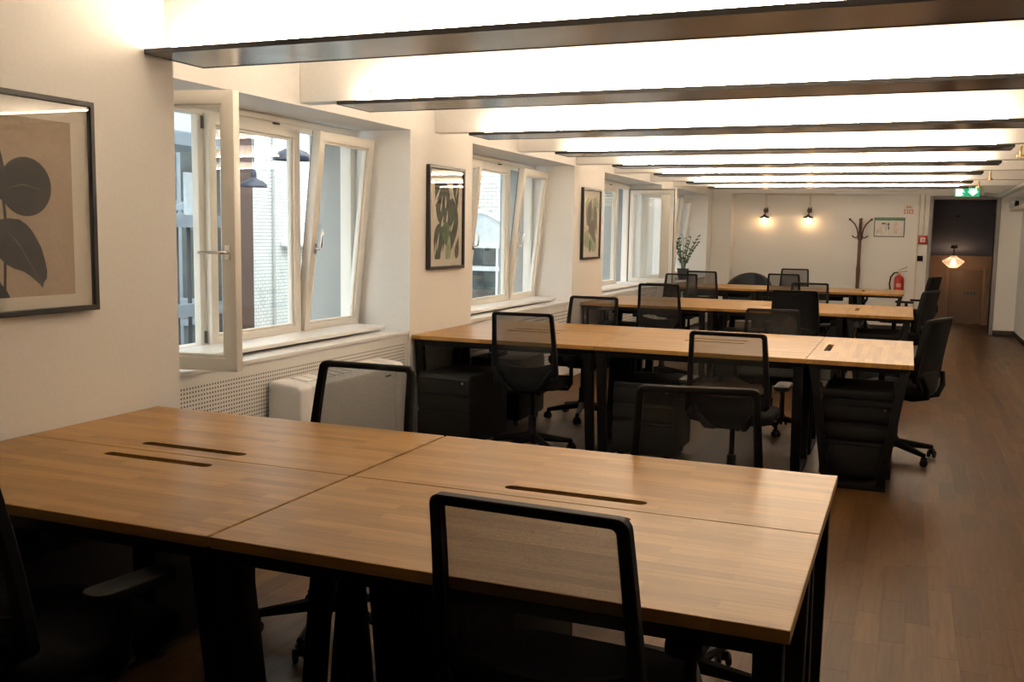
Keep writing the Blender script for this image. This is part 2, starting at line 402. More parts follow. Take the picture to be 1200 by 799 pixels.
# ---- windows
ZW0, ZW1 = .775, 2.165
def sash(parent, w, h, hinge, side, ang=0., tilt=0., handle=True, open_=False):
    """side +1: hinged at low-y end, -1: hinged at high-y end. Local: x into room, y along wall from hinge, z up"""
    fw, ft = .064, .062
    def fn(u, v, t): return (t, side*u, v)
    outer = [(0, 0), (w, 0), (w, h), (0, h)]; inner = [(fw, fw), (w-fw, fw), (w-fw, h-fw), (fw, h-fw)]
    s = MB().ring(outer, inner, fn, -.02, ft-.02)
    o2 = [(fw, fw), (w-fw, fw), (w-fw, h-fw), (fw, h-fw)]; i2 = [(fw+.016, fw+.016), (w-fw-.016, fw+.016), (w-fw-.016, h-fw-.016), (fw+.016, h-fw-.016)]
    s.ring(o2, i2, fn, -.005, ft-.036)
    o = s.build('sash', 'window_frame', parent, hinge, bevel=.005)
    o.rotation_euler = (0, tilt, -side*ang)
    MB().box(.004, .010, min(side*fw, side*(w-fw)), max(side*fw, side*(w-fw)), fw, h-fw).build('pane', 'window_glass', o)
    g = MB().ring([(.006, .006), (w-.006, .006), (w-.006, h-.006), (.006, h-.006)], [(.016, .016), (w-.016, .016), (w-.016, h-.016), (.016, h-.016)], fn, -.026, -.02)
    g.build('gasket', 'gasket', o)
    if handle:
        hx = ft-.02; hy = side*(w-.038); hz = h*.43
        m = MB().box(hx, hx+.010, hy-.014, hy+.014, hz-.035, hz+.035).cyl((hx, hy, hz), (hx+.045, hy, hz), .009, 10)
        if open_: m.tube([(hx+.04, hy, hz), (hx+.05, hy-side*.02, hz), (hx+.05, hy-side*.13, hz)], .0085, 8)
        else: m.tube([(hx+.04, hy, hz), (hx+.05, hy, hz+.02), (hx+.05, hy, hz+.13)], .0085, 8)
        m.build('handle', 'chrome', o, bevel=.002, seg=1)
    for z in (.03, h-.09): MB().box(-.025, .012, -side*.012-.006, -side*.012+.006, z, z+.07).build('hinge', 'gasket', o)
    return o
def window(n, y0, y1, m1, m2, left, right):
    win = tag(link('window_%d' % n, None), kind='structure')
    fx0, fx1 = XW-.09, XW
    fr = MB().ring([(y0, ZW0-.03), (y1, ZW0-.03), (y1, ZW1+.02), (y0, ZW1+.02)], [(y0+.06, ZW0+.04), (y1-.06, ZW0+.04), (y1-.06, ZW1-.05), (y0+.06, ZW1-.05)], lambda u, v, t: (t, u, v), fx0, fx1)
    fr.build('outer_frame', 'window_frame', win, bevel=.004)
    for m in (m1, m2): MB().box(fx1-.045, fx1, m-.03, m+.03, ZW0+.04, ZW1-.05).build('mullion', 'window_frame', win, bevel=.004)
    MB().box(XW-.02, XW+.012, y0, y1, ZW1-.02, 2.185).build('head_trim', 'window_frame', win, bevel=.006)
    z0, z1 = ZW0+.015, ZW1-.04; h = z1-z0
    # middle sash, shut
    sash(win, m2-m1-.03, h, (XW, m1+.015, z0), 1, handle=False)
    # left light, hinged on its low-y side; right light, hinged on its high-y side
    sash(win, m1-y0-.045, h, (XW, y0+.03, z0), 1, **left)
    sash(win, y1-m2-.045, h, (XW, y1-.03, z0), -1, **right)
    MB().box(XW, -.555, y0+.01, y1-.10, .785, .812).build('window_board', 'sill_white', win, bevel=.008)
    MB().box(XW, XW+.02, y0+(y1-y0)*.60, y0+(y1-y0)*.60+.05, ZW1-.035, ZW1-.025).build('catch', 'gasket', win)
    return win
TILT = D(6.0)
window(1, 1.20, 3.66, 2.005, 2.925, dict(ang=D(80), open_=True), dict(tilt=TILT))
window(2, 4.80, 7.28, 5.55, 6.53, dict(tilt=TILT), dict(tilt=TILT))
window(3, 8.55, 11.12, 9.35, 10.40, dict(), dict(ang=D(88)))
window(4, 12.30, 14.60, 13.05, 13.85, dict(), dict(tilt=TILT))
struct('trim_1', MB().box(XW-.09, XW-.02, .80, 1.20, .735, 2.19), 'plaster')
struct('trim_2', MB().box(XW-.09, XW-.02, 4.71, 4.80, .735, 2.19).box(XW-.09, XW-.02, 8.37, 8.55, .735, 2.19).box(XW-.09, XW-.02, 12.2, 12.3, .735, 2.19), 'plaster')

# ---- perforated radiator covers under the windows
def perforated(y0, y1, z0, z1, pitch, x):
    mb = MB(); ny = int((y1-y0)/pitch); nz = int((z1-z0)/pitch); r = pitch*.24
    py, pz = (y1-y0)/ny, (z1-z0)/nz
    hs = [(math.cos(math.pi*(k+.5)/4), math.sin(math.pi*(k+.5)/4)) for k in range(8)]
    sq = [(1, .0), (1, 1), (0, 1), (-1, 1), (-1, 0), (-1, -1), (0, -1), (1, -1)]
    hs = [(math.cos(math.pi*k/4), math.sin(math.pi*k/4)) for k in range(8)]
    for i in range(ny):
        for j in range(nz):
            cy, cz = y0+(i+.5)*py, z0+(j+.5)*pz
            vs = [(x, cy+a*py/2, cz+b*pz/2) for a, b in sq]+[(x, cy+a*r, cz+b*r) for a, b in hs]
            mb.add(vs, [(k, (k+1) % 8, 8+(k+1) % 8, 8+k) for k in range(8)])
    return mb
rc_lbl = ['white perforated radiator cover behind the fan coil unit', 'white perforated radiator cover below the window with two tilted sashes',
          'white perforated radiator cover below the window between blotchy-leaf print and far pier', 'white perforated radiator cover beneath the potted plant']
for i, (y0, y1) in enumerate(BAYS):
    t = thing('radiator_cover', rc_lbl[i], 'radiator cover', (0, 0, 0), group='radiator covers')
    yy0 = max(y0, .9)+.002; yy1 = y1-.002
    x = XL-.012
    MB().box(x-.004, x, y0+.002, yy1, .0, .10).box(x-.004, x, y0+.002, yy1, .690, .745).box(x-.004, x, y0+.002, y0+.40 if i == 0 else y0+.06, .1, .69).box(x-.004, x, yy1-.05, yy1, .1, .69).build('frame', 'white_metal', t)
    perforated(y0+.40 if i == 0 else y0+.06, yy1-.05, .10, .69, .0215 if i == 0 else .034, x).build('perforated_panel', 'white_metal', t)
    MB().box(-.655, x-.03, y0+.002, yy1, .02, .73).build('dark_backing', 'cavity', t)  # near-black backing in place of shade, so the holes look dark
    MB().box(-.655, XL-.004, y0+.002, yy1, .745, .770).build('top_shelf', 'sill_white', t, bevel=.003)

# ================================================================= DESKS
TOP_T = .028
def desk_top_mesh(w, d, slot):
    bm = bmesh.new()
    def loop(pts):
        vs = [bm.verts.new((x, y, 0)) for x, y in pts]
        return [bm.edges.new((vs[i], vs[(i+1) % len(vs)])) for i in range(len(vs))]
    es = loop([(-w/2, -d/2), (w/2, -d/2), (w/2, d/2), (-w/2, d/2)])
    sw, sh, sx, sy = slot
    es += loop(rrect(sw, sh, sh*.49, 4, sx, sy))
    r = bmesh.ops.triangle_fill(bm, use_beauty=True, edges=es)
    fs = [g for g in r['geom'] if isinstance(g, bmesh.types.BMFace)]
    ex = bmesh.ops.extrude_face_region(bm, geom=fs)
    bmesh.ops.translate(bm, verts=[g for g in ex['geom'] if isinstance(g, bmesh.types.BMVert)], vec=(0, 0, -TOP_T))
    bmesh.ops.recalc_face_normals(bm, faces=bm.faces[:])
    # soften the outer rim
    rim = [e for e in bm.edges if len(e.link_faces) == 2 and e.calc_face_angle() > .5 and all(abs(abs(v.co.x)-w/2) < 1e-4 or abs(abs(v.co.y)-d/2) < 1e-4 for v in e.verts)]
    bmesh.ops.bevel(bm, geom=rim, offset=.0016, segments=1, affect='EDGES', clamp_overlap=True)
    me = bpy.data.meshes.new('tabletop'); bm.to_mesh(me); bm.free(); me.materials.append(MATS['desk_oak']); return me
def desk(w, d, cx, cy, rz, flip, label, slot_w=.425, slot_x=0.):
    """inner long edge (with the slot) on local +y when flip=1, -y when flip=-1"""
    t = thing('desk', label, 'desk', (cx, cy, 0), rz, 'oak-topped desks')
    g = .0012
    link('tabletop', desk_top_mesh(w-2*g, d-2*g, (slot_w, .042, slot_x, flip*(d/2-.085))), t, (0, 0, .74))
    zt = .74-TOP_T
    MB().box(-w/2+.05, w/2-.05, -d/2+.035, -d/2+.075, zt-.045, zt-.001).build('rail', 'black_steel', t, bevel=.003)
    MB().box(-w/2+.05, w/2-.05, d/2-.075, d/2-.035, zt-.045, zt-.001).build('rail', 'black_steel', t, bevel=.003)
    MB().box(-w/2+.18, w/2-.18, flip*(d/2-.085)-.055, flip*(d/2-.085)+.055, zt-.12, zt-.115).box(-w/2+.18, w/2-.18, flip*(d/2-.085)-.058, flip*(d/2-.085)-.054, zt-.12, zt-.03).build('cable_tray', 'black_steel', t)
    for sx in (-1, 1):
        x = sx*(w/2-.045)
        MB().box(x-.03, x+.03, -d/2+.02, d/2-.02, zt-.03, zt-.002).build('crossbar', 'black_steel', t, bevel=.003)
        for sy in (-1, 1):
            MB().bar((x, sy*(d/2-.05), zt-.028), (x, sy*(d/2-.15), FZ+.03), .058, .05, up=(0, 1, 0)).build('leg', 'black_steel', t, bevel=.003)
        MB().box(x-.029, x+.029, -d/2+.12, d/2-.12, FZ, FZ+.034).build('foot_bar', 'black_steel', t, bevel=.003)
    return t
desk(1.328, .657, .6715, -.3285, 0, 1, 'oak desk against the pier, below the rubber-leaf print')
desk(1.328, .653, .6715, .3285, 0, -1, 'oak desk against the pier, nearest the wide-open casement')
desk(1.361, .657, 2.0225, -.3285, 0, 1, 'oak desk with a mesh chair pushed in, at the aisle end of the nearest bench')
desk(1.361, .653, 2.0225, .3285, 0, -1, 'oak desk of the nearest bench facing the low black chair')
def bench(y0, ym, y1, xs, xe, name):
    for i in range(2):
        a, b = xs[i], xs[i+1]; where = 'window end' if i == 0 else 'middle'
        desk(b-a, ym-y0, (a+b)/2, (y0+ym)/2, 0, 1, 'oak desk, %s of the %s, drawer-pedestal side' % (where, name))
        desk(b-a, y1-ym, (a+b)/2, (ym+y1)/2, 0, -1, 'oak desk, %s of the %s, side facing the end wall' % (where, name))
    desk(y1-y0, xe-xs[2], (xs[2]+xe)/2, (y0+y1)/2, math.pi/2, 1, 'oak desk set crosswise at the aisle end of the %s' % name)
bench(3.665, 4.43, 5.14, [-.405, .955, 2.318], 2.935, 'monstera-print bench')
bench(7.55, 8.31, 9.07, [-.405, .955, 2.318], 2.945, 'blotchy-leaf-print bench')
bench(11.60, 12.20, 12.80, [-.405, .90, 2.21], 2.84, 'bench nearest the coat stand')

# ================================================================= OFFICE CHAIRS
def back_y(z):
    """y of the backrest surface at height z (chair faces +y)"""
    t = (z-.52)/.43
    return -.215-.012*t-.055*max(0, t)**1.6
def chair_outline(hw_top, hw_bot, zt, zb, r, n=5):
    pts = []
    pts += [(hw_bot-.02, zb), (hw_bot, zb+.02)]
    k = 6
    for i in range(1, k): f = i/k; pts.append((hw_bot+(hw_top-hw_bot)*f, zb+.02+(zt-r-zb-.02)*f))
    for i in range(n+1):
        a = math.pi/2*i/n; pts.append((hw_top-r+r*math.cos(a), zt-r+r*math.sin(a)))
    return pts+[(-x, z) for x, z in pts[::-1]]
def task_chair(dz=0., solid=False, arms=True):
    t = thing('task_chair', '', 'chair', group='black mesh office chairs')
    dz -= FZ; az = min(dz, -FZ)
    # base
    for k in range(5):
        a = 2*math.pi*k/5+.5; c, s = math.cos(a), math.sin(a)
        MB().tube([(c*.02, s*.02, .115), (c*.15, s*.15, .095), (c*.285, s*.285, .076)], [.030, .024, .017], 8, flat=(1.0, .9)).build('base_leg', 'black_plastic', t, smooth=True)
        q = MB().cyl((c*.285, s*.285, .045), (c*.285, s*.285, .085), .010, 8).box(-.02, .02, -.013, .013, .03, .062, Matrix.Translation((c*.285, s*.285, 0)) @ Matrix.Rotation(a+.7, 4, 'Z'))
        cs = q.build('caster', 'black_plastic', t)
        ax = Vector((math.cos(a+.7+math.pi/2), math.sin(a+.7+math.pi/2), 0)); p = Vector((c*.285, s*.285, .0275))
        for e in (-1, 1): MB().cyl(p+ax*e*.012, p+ax*e*.026, .0265, 14).build('wheel', 'rubber', cs, bevel=.004, smooth=True)
    MB().lathe([(.035, .085), (.035, .15), (.027, .16), (.027, .26), (.016, .262), (.016, .40+dz)], n=14).build('gas_lift', 'black_steel', t, smooth=True)
    MB().box(-.10, .10, -.13, .12, .385+dz, .43+dz).build('mechanism', 'black_plastic', t, bevel=.012)
    # seat
    sm = MB(); pts = rrect(.49, .47, .10, 6, 0, .02)
    rings = [(.86, .425), (.97, .435), (1.0, .455), (.99, .48), (.93, .492), (.55, .497)]
    o = 0
    for sc, z in rings:
        sm.v += [(x*sc, .02+(y-.02)*sc, z+dz-.018*max(0, (y-.12)/.15)**2) for x, y in pts]
    n = len(pts)
    for i in range(len(rings)-1): sm.f += [(i*n+j, i*n+(j+1) % n, (i+1)*n+(j+1) % n, (i+1)*n+j) for j in range(n)]
    sm.f += [tuple(range(n))[::-1], tuple(range((len(rings)-1)*n, len(rings)*n))]
    sm.build('seat', 'black_fabric', t, smooth=True, ang=60)
    # back frame
    zt, zb = .955, .52
    outer = chair_outline(.212, .236, zt, zb, .026); inner = chair_outline(.187, .203, zt-.022, zb+.03, .012)
    f1 = lambda u, v, tt: (u, back_y(v)+tt-.03*(abs(u)/.2)**2*-.5, v+dz)
    MB().ring(outer, inner, f1, -.020, .013).build('back_frame', 'black_plastic', t, bevel=.004, seg=1)
    # mesh
    mm = MB(); nu, nv = 8, 12
    for j in range(nv+1):
        v = zb+.02+(zt-.018-zb-.02)*j/nv; hw = .206+(.190-.206)*j/nv
        for i in range(nu+1):
            u = -hw+2*hw*i/nu; mm.v.append((u, back_y(v)-.004+.015*(u/.2)**2, v+dz))
    mm.f = [(j*(nu+1)+i, j*(nu+1)+i+1, (j+1)*(nu+1)+i+1, (j+1)*(nu+1)+i) for j in range(nv) for i in range(nu)]
    if solid:
        sp = MB(); o2 = chair_outline(.205, .218, zt-.004, zb+.01, .03)
        sp.prism(o2, lambda u, v, tt: (u, back_y(v)+tt+.015*(u/.2)**2, v+dz), -.016, .03)
        sp.build('back_pad', 'black_fabric', t, bevel=.01)
    mm.build('back_mesh', 'chair_mesh', t, smooth=True)
    # lower back shell: wide at the lumbar, tapering to the mechanism
    sh = MB(); rows = [(.62, .205, .012), (.585, .208, 0), (.54, .205, -.004), (.50, .18, -.012), (.46, .135, -.02), (.425, .10, -.012), (.405, .085, .03)]
    m = 10
    for tt in (0, .016):
        for z, hw, dy in rows:
            for i in range(m+1):
                u = -1+2*i/m; zz = z-(.035*(1-u*u) if z > .6 else 0)
                sh.v.append((u*hw, back_y(max(z, .5))+dy+tt-.012+.018*u*u, zz+dz))
    R = len(rows); W = m+1
    for s_ in (0, 1):
        b = s_*R*W
        for j in range(R-1):
            for i in range(m): sh.f.append((b+j*W+i, b+j*W+i+1, b+(j+1)*W+i+1, b+(j+1)*W+i))
    per = [i for i in range(W)]+[j*W+m for j in range(1, R)]+[(R-1)*W+i for i in range(m-1, -1, -1)]+[j*W for j in range(R-2, 0, -1)]
    for a, b in zip(per, per[1:]+per[:1]): sh.f.append((a, b, b+R*W, a+R*W))
    sh.build('back_shell', 'black_plastic', t, smooth=True)
    for sx in (-1, 1):
        MB().tube([(sx*.06, -.02, .405+dz), (sx*.085, -.14, .400+dz), (sx*.105, -.245, .425+dz), (sx*.15, -.258, .485+dz), (sx*.20, -.238, .57+dz)], [.018, .02, .021, .018, .014], 8, flat=(1, 1.2)).build('back_support', 'black_plastic', t, smooth=True)
        if arms:
            MB().tube([(sx*.10, 0, .415+dz), (sx*.25, .0, .42+dz), (sx*.272, .0, .46+dz), (sx*.272, .005, .62+az)], [.016, .017, .02, .016], 8, flat=(.8, 1.3)).build('arm_post', 'black_plastic', t, smooth=True)
            MB().prism(rrect(.085, .24, .035, 4, sx*.272, .03), lambda u, v, tt: (u, v, tt), .618+az, .645+az).build('arm_pad', 'black_plastic', t, bevel=.006)
    return t
proto = {}
def chair(x, y, rz, label, variant='mid'):
    cfg = dict(mid=(0., False), low=(-.055, False), high=(.028, False), solid=(.02, True), firm=(0., True))[variant]
    if variant not in proto: proto[variant] = o = task_chair(*cfg)
    else: o = dup(proto[variant])
    return place(o, (x, y, FZ), D(rz), label)
chair(2.215, -.50, -2, 'black mesh chair pushed against the aisle end of the nearest bench')
chair(.92, -.745, -8, 'dark mesh chair before the desk below the rubber-leaf print')
chair(.90, .57, 180, 'black mesh chair standing before the white fan coil unit')
chair(2.27, .60, 192, 'dark mesh chair on the far side of the nearest bench, facing its aisle-end desk')
chair(.50, 3.76, 4, 'black mesh chair beside the drawer pedestal nearest the fan coil')
chair(1.975, 3.16, -1, 'black mesh chair at the monstera-print bench, beside its middle drawer pedestal')
chair(2.84, 4.72, 70, 'black solid-backed chair at the crosswise desk of the monstera-print bench', 'firm')
chair(.42, 5.13, 180, 'black mesh chair facing the monstera-print bench from below the tilted sashes')
chair(.50, 7.60, 2, 'black mesh chair at the window end of the blotchy-leaf-print bench', 'high')
chair(1.88, 7.45, 0, 'black solid-backed chair between the low chair and the blotchy-leaf-print bench', 'solid')
chair(1.91, 5.33, 188, 'low black chair between the monstera-print bench and the solid-backed chair', 'low')
chair(.12, 9.93, 180, 'black mesh chair standing before the wide-open far window sash', 'high')
chair(.15, 11.66, 0, 'black mesh chair at the window end of the bench nearest the coat stand', 'high')
chair(1.20, 13.36, 180, 'black mesh chair below the wall sconce nearer the coat stand', 'high')
chair(1.30, 11.52, 0, 'black mesh chair at the middle of the bench nearest the coat stand', 'high')
chair(1.80, 9.10, 176, 'black mesh chair behind the blotchy-leaf-print bench, facing the solid-backed chair')
chair(2.86, 8.50, 70, 'black solid-backed chair at the crosswise desk of the blotchy-leaf-print bench', 'firm')
chair(2.97, 11.95, 70, 'black solid-backed chair at the aisle end of the bench nearest the coat stand', 'solid')

# tub chair behind the last bench
t = thing('tub_chair', 'black rounded tub chair below the left-hand wall sconce', 'chair', (.50, 13.45, FZ), math.pi)
sh = MB(); n = 18
for tt in (0, 1):
    for zf in range(6):
        for i in range(n+1):
            a = math.pi*(1.15*i/n-.075); rr = .36-.07*tt+.02*zf/5
            s = math.sin(max(0, min(math.pi, a))); top = .60+.34*max(0, s)**.8
            z = .16+(top-.16)*zf/5
            sh.v.append((math.cos(a)*rr, -math.sin(a)*rr*.95, z))
W = n+1
for s_ in (0, 1):
    b = s_*6*W
    for j in range(5):
        for i in range(n): sh.f.append((b+j*W+i, b+j*W+i+1, b+(j+1)*W+i+1, b+(j+1)*W+i))
per = list(range(W))+[j*W+n for j in range(1, 6)]+[5*W+i for i in range(n-1, -1, -1)]+[j*W for j in range(4, 0, -1)]
for a, b in zip(per, per[1:]+per[:1]): sh.f.append((a, b, b+6*W, a+6*W))
sh.build('shell', 'tub_leather', t, smooth=True)
MB().prism(rrect(.52, .50, .15, 6, 0, .02), lambda u, v, tt: (u, v, tt), .34, .46).build('seat', 'tub_leather', t, bevel=.03)
for sx in (-1, 1):
    for sy in (-1, 1): MB().cyl((sx*.24, sy*.2, 0), (sx*.22, sy*.18, .34), .014, 10).build('leg', 'black_steel', t, smooth=True)

# ================================================================= DRAWER PEDESTALS
def pedestal(cushion=False):
    t = thing('pedestal', '', 'drawer unit', group='black drawer pedestals')
    w, d = .42, .56
    MB().box(-w/2, w/2, -d/2+.022, d/2, .06, .54).build('body', 'pedestal_steel', t, bevel=.004)
    for z0, z1 in ((.07, .288), (.296, .405), (.413, .53)):
        dr = MB().box(-w/2+.003, w/2-.003, -d/2, -d/2+.02, z0, z1-.022).build('drawer', 'pedestal_steel', t, bevel=.003)
        MB().prism([(-d/2-.002, z1-.03), (-d/2+.02, z1-.012), (-d/2+.02, z1-.004), (-d/2-.004, z1-.02)], lambda u, v, tt: (tt, u, v), -w/2+.01, w/2-.01).build('handle', 'pedestal_steel', dr)
    MB().cyl((w/2-.05, -d/2-.004, .49), (w/2-.05, -d/2+.004, .49), .009, 12).build('lock', 'chrome', t)
    for sx in (-1, 1):
        for sy in (-1, 1):
            c = MB().box(sx*.16-.015, sx*.16+.015, sy*.22-.015, sy*.22+.015, .035, .062).build('caster', 'black_plastic', t)
            MB().cyl((sx*.16-.012, sy*.22, .0255), (sx*.16+.012, sy*.22, .0255), .025, 12).build('wheel', 'rubber', c, smooth=True)
    if cushion: MB().box(-w/2, w/2, -d/2+.005, d/2, .54, .60).build('cushion', 'cushion_fabric', t, bevel=.02, seg=3)
    return t
p0 = pedestal(False); p1 = pedestal(True)
place(p0, (-.05, 3.80, FZ), D(-6), 'black drawer pedestal nearest the fan coil, under the monstera-print bench')
place(p1, (2.63, 4.03, FZ), 0, 'cushioned black pedestal under the crosswise desk of the monstera-print bench')
for x, y, r, l in [(1.28, 4.06, 0, 'black drawer pedestal under the middle of the monstera-print bench'),
                   (-.10, 8.0, 0, 'black drawer pedestal under the window end of the blotchy-leaf-print bench'),
                   (1.27, 7.95, 0, 'black drawer pedestal under the middle of the blotchy-leaf-print bench'),
                   (1.66, .30, 180, 'black drawer pedestal under the middle of the nearest bench'),
                   (-.10, 4.78, 180, 'black drawer pedestal under the monstera-print bench, by the tilted sashes'),
                   (.31, -.32, 0, 'black drawer pedestal against the pier, under the desk below the rubber-leaf print'),
                   (.31, .34, 180, 'black drawer pedestal against the pier, on the open-casement side'),
                   (1.85, 12.45, 0, 'black drawer pedestal under the bench nearest the coat stand')]:
    place(dup(p0), (x, y, FZ), D(r), l)
place(dup(p1), (2.63, 7.94, FZ), 0, 'cushioned black pedestal under the crosswise desk of the blotchy-leaf-print bench')

# ================================================================= FAN COIL
t = thing('fan_coil', 'white fan coil unit standing before the perforated radiator cover', 'heater', (0, 0, 0))
prof = [(-.412, .06), (-.20, .06), (-.196, .10), (-.196, .575), (-.202, .600), (-.225, .612), (-.40, .632), (-.412, .60)]
MB().prism(prof, lambda u, v, tt: (u, tt, v), 2.10, 3.06).build('casing', 'fan_coil_plastic', t, bevel=.004)
cap = [(u+(.004 if u > -.4 else 0), v+(.004 if v > .3 else -.003)) for u, v in prof]
MB().prism(cap, lambda u, v, tt: (u, tt, v), 1.98, 2.105).build('end_cap', 'fan_coil_plastic', t, bevel=.014, seg=3)
MB().prism(cap, lambda u, v, tt: (u, tt, v), 3.055, 3.18).build('end_cap', 'fan_coil_plastic', t, bevel=.014, seg=3)
for i in range(9): MB().bar((-.375, 2.19+i*.095, .6315), (-.26, 2.19+i*.095, .618), .082, .006).build('grille_slat', 'white_metal', t)
MB().box(-.1955, -.1945, 2.93, 3.0, .545, .556).build('badge', 'sign_ink', t)
MB().box(-.40, -.24, 2.02, 2.08, FZ, .062).build('foot', 'fan_coil_plastic', t)
MB().box(-.40, -.24, 3.08, 3.14, FZ, .062).build('foot', 'fan_coil_plastic', t)

# ================================================================= FRAMED PRINTS
def leaf_poly(cx, cy, l, w, ang, n=14, tip=.25, curve=0.):
    pts = []
    for s in (1, -1):
        rng = range(n+1) if s == 1 else range(n-1, 0, -1)
        for i in rng:
            f = i/n; ww = w/2*math.sin(math.pi*min(1, f)**(.75))*(1-.25*f if f > .5 else 1-.125*f/.5*1)
            x = (f-.5)*l; y = s*ww+curve*math.sin(math.pi*f)
            pts.append((cx+x*math.cos(ang)-y*math.sin(ang), cy+x*math.sin(ang)+y*math.cos(ang)))
    return pts
def monstera(cx, cy, s, ang, n=5):
    """leaf outline with deep cuts"""
    pts = []
    prof = []
    for i in range(0, 61):
        f = i/60; a = math.pi*f
        r = (.50+.10*math.sin(a))*(1.0 if f < .8 else 1-(f-.8)*.6)
        cut = max(0, math.cos(2*math.pi*(f*n+.15)))**8 if .12 < f < .92 else 0
        prof.append((a, r*(1-.55*cut)))
    for sgn in (1, -1):
        seq = prof if sgn == 1 else prof[::-1][1:-1]
        for a, r in seq:
            x = -math.cos(a)*r*.62; y = sgn*math.sin(a)*r*.52
            if a < .2: x += .12
            pts.append((cx+s*(x*math.cos(ang)-y*math.sin(ang)), cy+s*(x*math.sin(ang)+y*math.cos(ang))))
    return pts
def clip(poly, y0, y1, z0, z1):
    def cut(p, ax, v, keep_less):
        out = []
        for i in range(len(p)):
            a, b = p[i-1], p[i]; ia = (a[ax] <= v) == keep_less; ib = (b[ax] <= v) == keep_less
            if ia != ib:
                f = (v-a[ax])/(b[ax]-a[ax]); out.append((a[0]+f*(b[0]-a[0]), a[1]+f*(b[1]-a[1])))
            if ib: out.append(b)
        return out
    for ax, v, k in ((0, y0, False), (0, y1, True), (1, z0, False), (1, z1, True)):
        if poly: poly = cut(poly, ax, v, k)
    return poly
def picture(label, x, y0, y1, z0, z1, fw, pw, ph, dzp, paper, leaves):
    t = thing('framed_print', label, 'picture', (x+.001, (y0+y1)/2, (z0+z1)/2), group='framed botanical prints')
    W2, H2 = (y1-y0)/2, (z1-z0)/2; fn = lambda u, v, tt: (tt, u, v)
    o = [(-W2, -H2), (W2, -H2), (W2, H2), (-W2, H2)]; i_ = [(-W2+fw, -H2+fw), (W2-fw, -H2+fw), (W2-fw, H2-fw), (-W2+fw, H2-fw)]
    MB().ring(o, i_, fn, 0, .034).build('frame', 'frame_black', t, bevel=.0025, seg=1)
    MB().box(.002, .014, -W2+fw-.002, W2-fw+.002, -H2+fw-.002, H2-fw+.002).build('mat_board', 'mat_paper', t)
    pr = MB().box(.014, .0152, -pw, pw, -ph, ph).build('print', paper, t, (0, 0, dzp))
    for k, (poly, mat) in enumerate(leaves):
        poly = clip([(u*pw, v*ph) for u, v in poly], -pw, pw, -ph, ph)
        if len(poly) < 3: continue
        xx = .0154+k*.00035
        m = MB(); m.prism(poly, fn, xx-.0002, xx+.0002)
        m.build('leaf', mat, pr)
    MB().box(.026, .028, -W2+fw, W2-fw, -H2+fw, H2-fw).build('glass', 'picture_glass', t)
    return t
def circ(cx, cy, rx, ry, n=28, a0=0): return [(cx+rx*math.cos(2*math.pi*i/n+a0), cy+ry*math.sin(2*math.pi*i/n+a0)) for i in range(n)]
# rubber-leaf print on the near pier (its window-side half is in view)
rub = lambda pts: [((y-.0275)/.2075, (z-1.54)/.31) for y, z in pts]
disc = rub([(.032+.108*math.cos(a), 1.612+.102*math.sin(a)) for a in (2*math.pi*i/32 for i in range(32))])
pear = rub([(-.115, 1.47), (-.08, 1.497), (-.04, 1.502), (0, 1.498), (.03, 1.48), (.05, 1.46), (.07, 1.43), (.088, 1.40), (.10, 1.36), (.109, 1.32), (.107, 1.292), (.094, 1.278), (.088, 1.258), (.075, 1.272), (.04, 1.30), (.01, 1.318), (-.03, 1.33), (-.06, 1.345), (-.10, 1.38), (-.125, 1.43)])
low = rub([(-.16, 1.24), (-.15, 1.32), (-.125, 1.345), (-.10, 1.315), (-.085, 1.28), (-.06, 1.25), (-.045, 1.22), (-.10, 1.20), (-.15, 1.21)])
upl = rub([(-.05, 1.56), (-.10, 1.57), (-.15, 1.62), (-.17, 1.70), (-.15, 1.78), (-.11, 1.80), (-.07, 1.74), (-.05, 1.66)])
stem = rub([(-.075, 1.23), (-.065, 1.23), (-.05, 1.50), (-.07, 1.75), (-.08, 1.75), (-.062, 1.50)])
L1 = [(stem, 'leaf_ink_dark'), (disc, 'leaf_ink_dark'), (rub([(-.06, 1.60), (.02, 1.622), (.11, 1.60), (.02, 1.617)]), 'leaf_ink_line'), (pear, 'leaf_ink_dark'), (rub([(-.06, 1.47), (.0, 1.41), (.085, 1.27), (-.002, 1.405)]), 'leaf_ink_line'), (low, 'leaf_ink_dark'), (upl, 'leaf_ink_dark')]
picture('black framed print of dark round rubber leaves, on the nearest pier', 0, -.28, .335, 1.165, 1.935, .020, .2075, .31, -.01, 'print_paper', L1)
def slit(cx, cy, l, w, ang): return (leaf_poly(cx, cy, l, w, ang), 'print_cream')
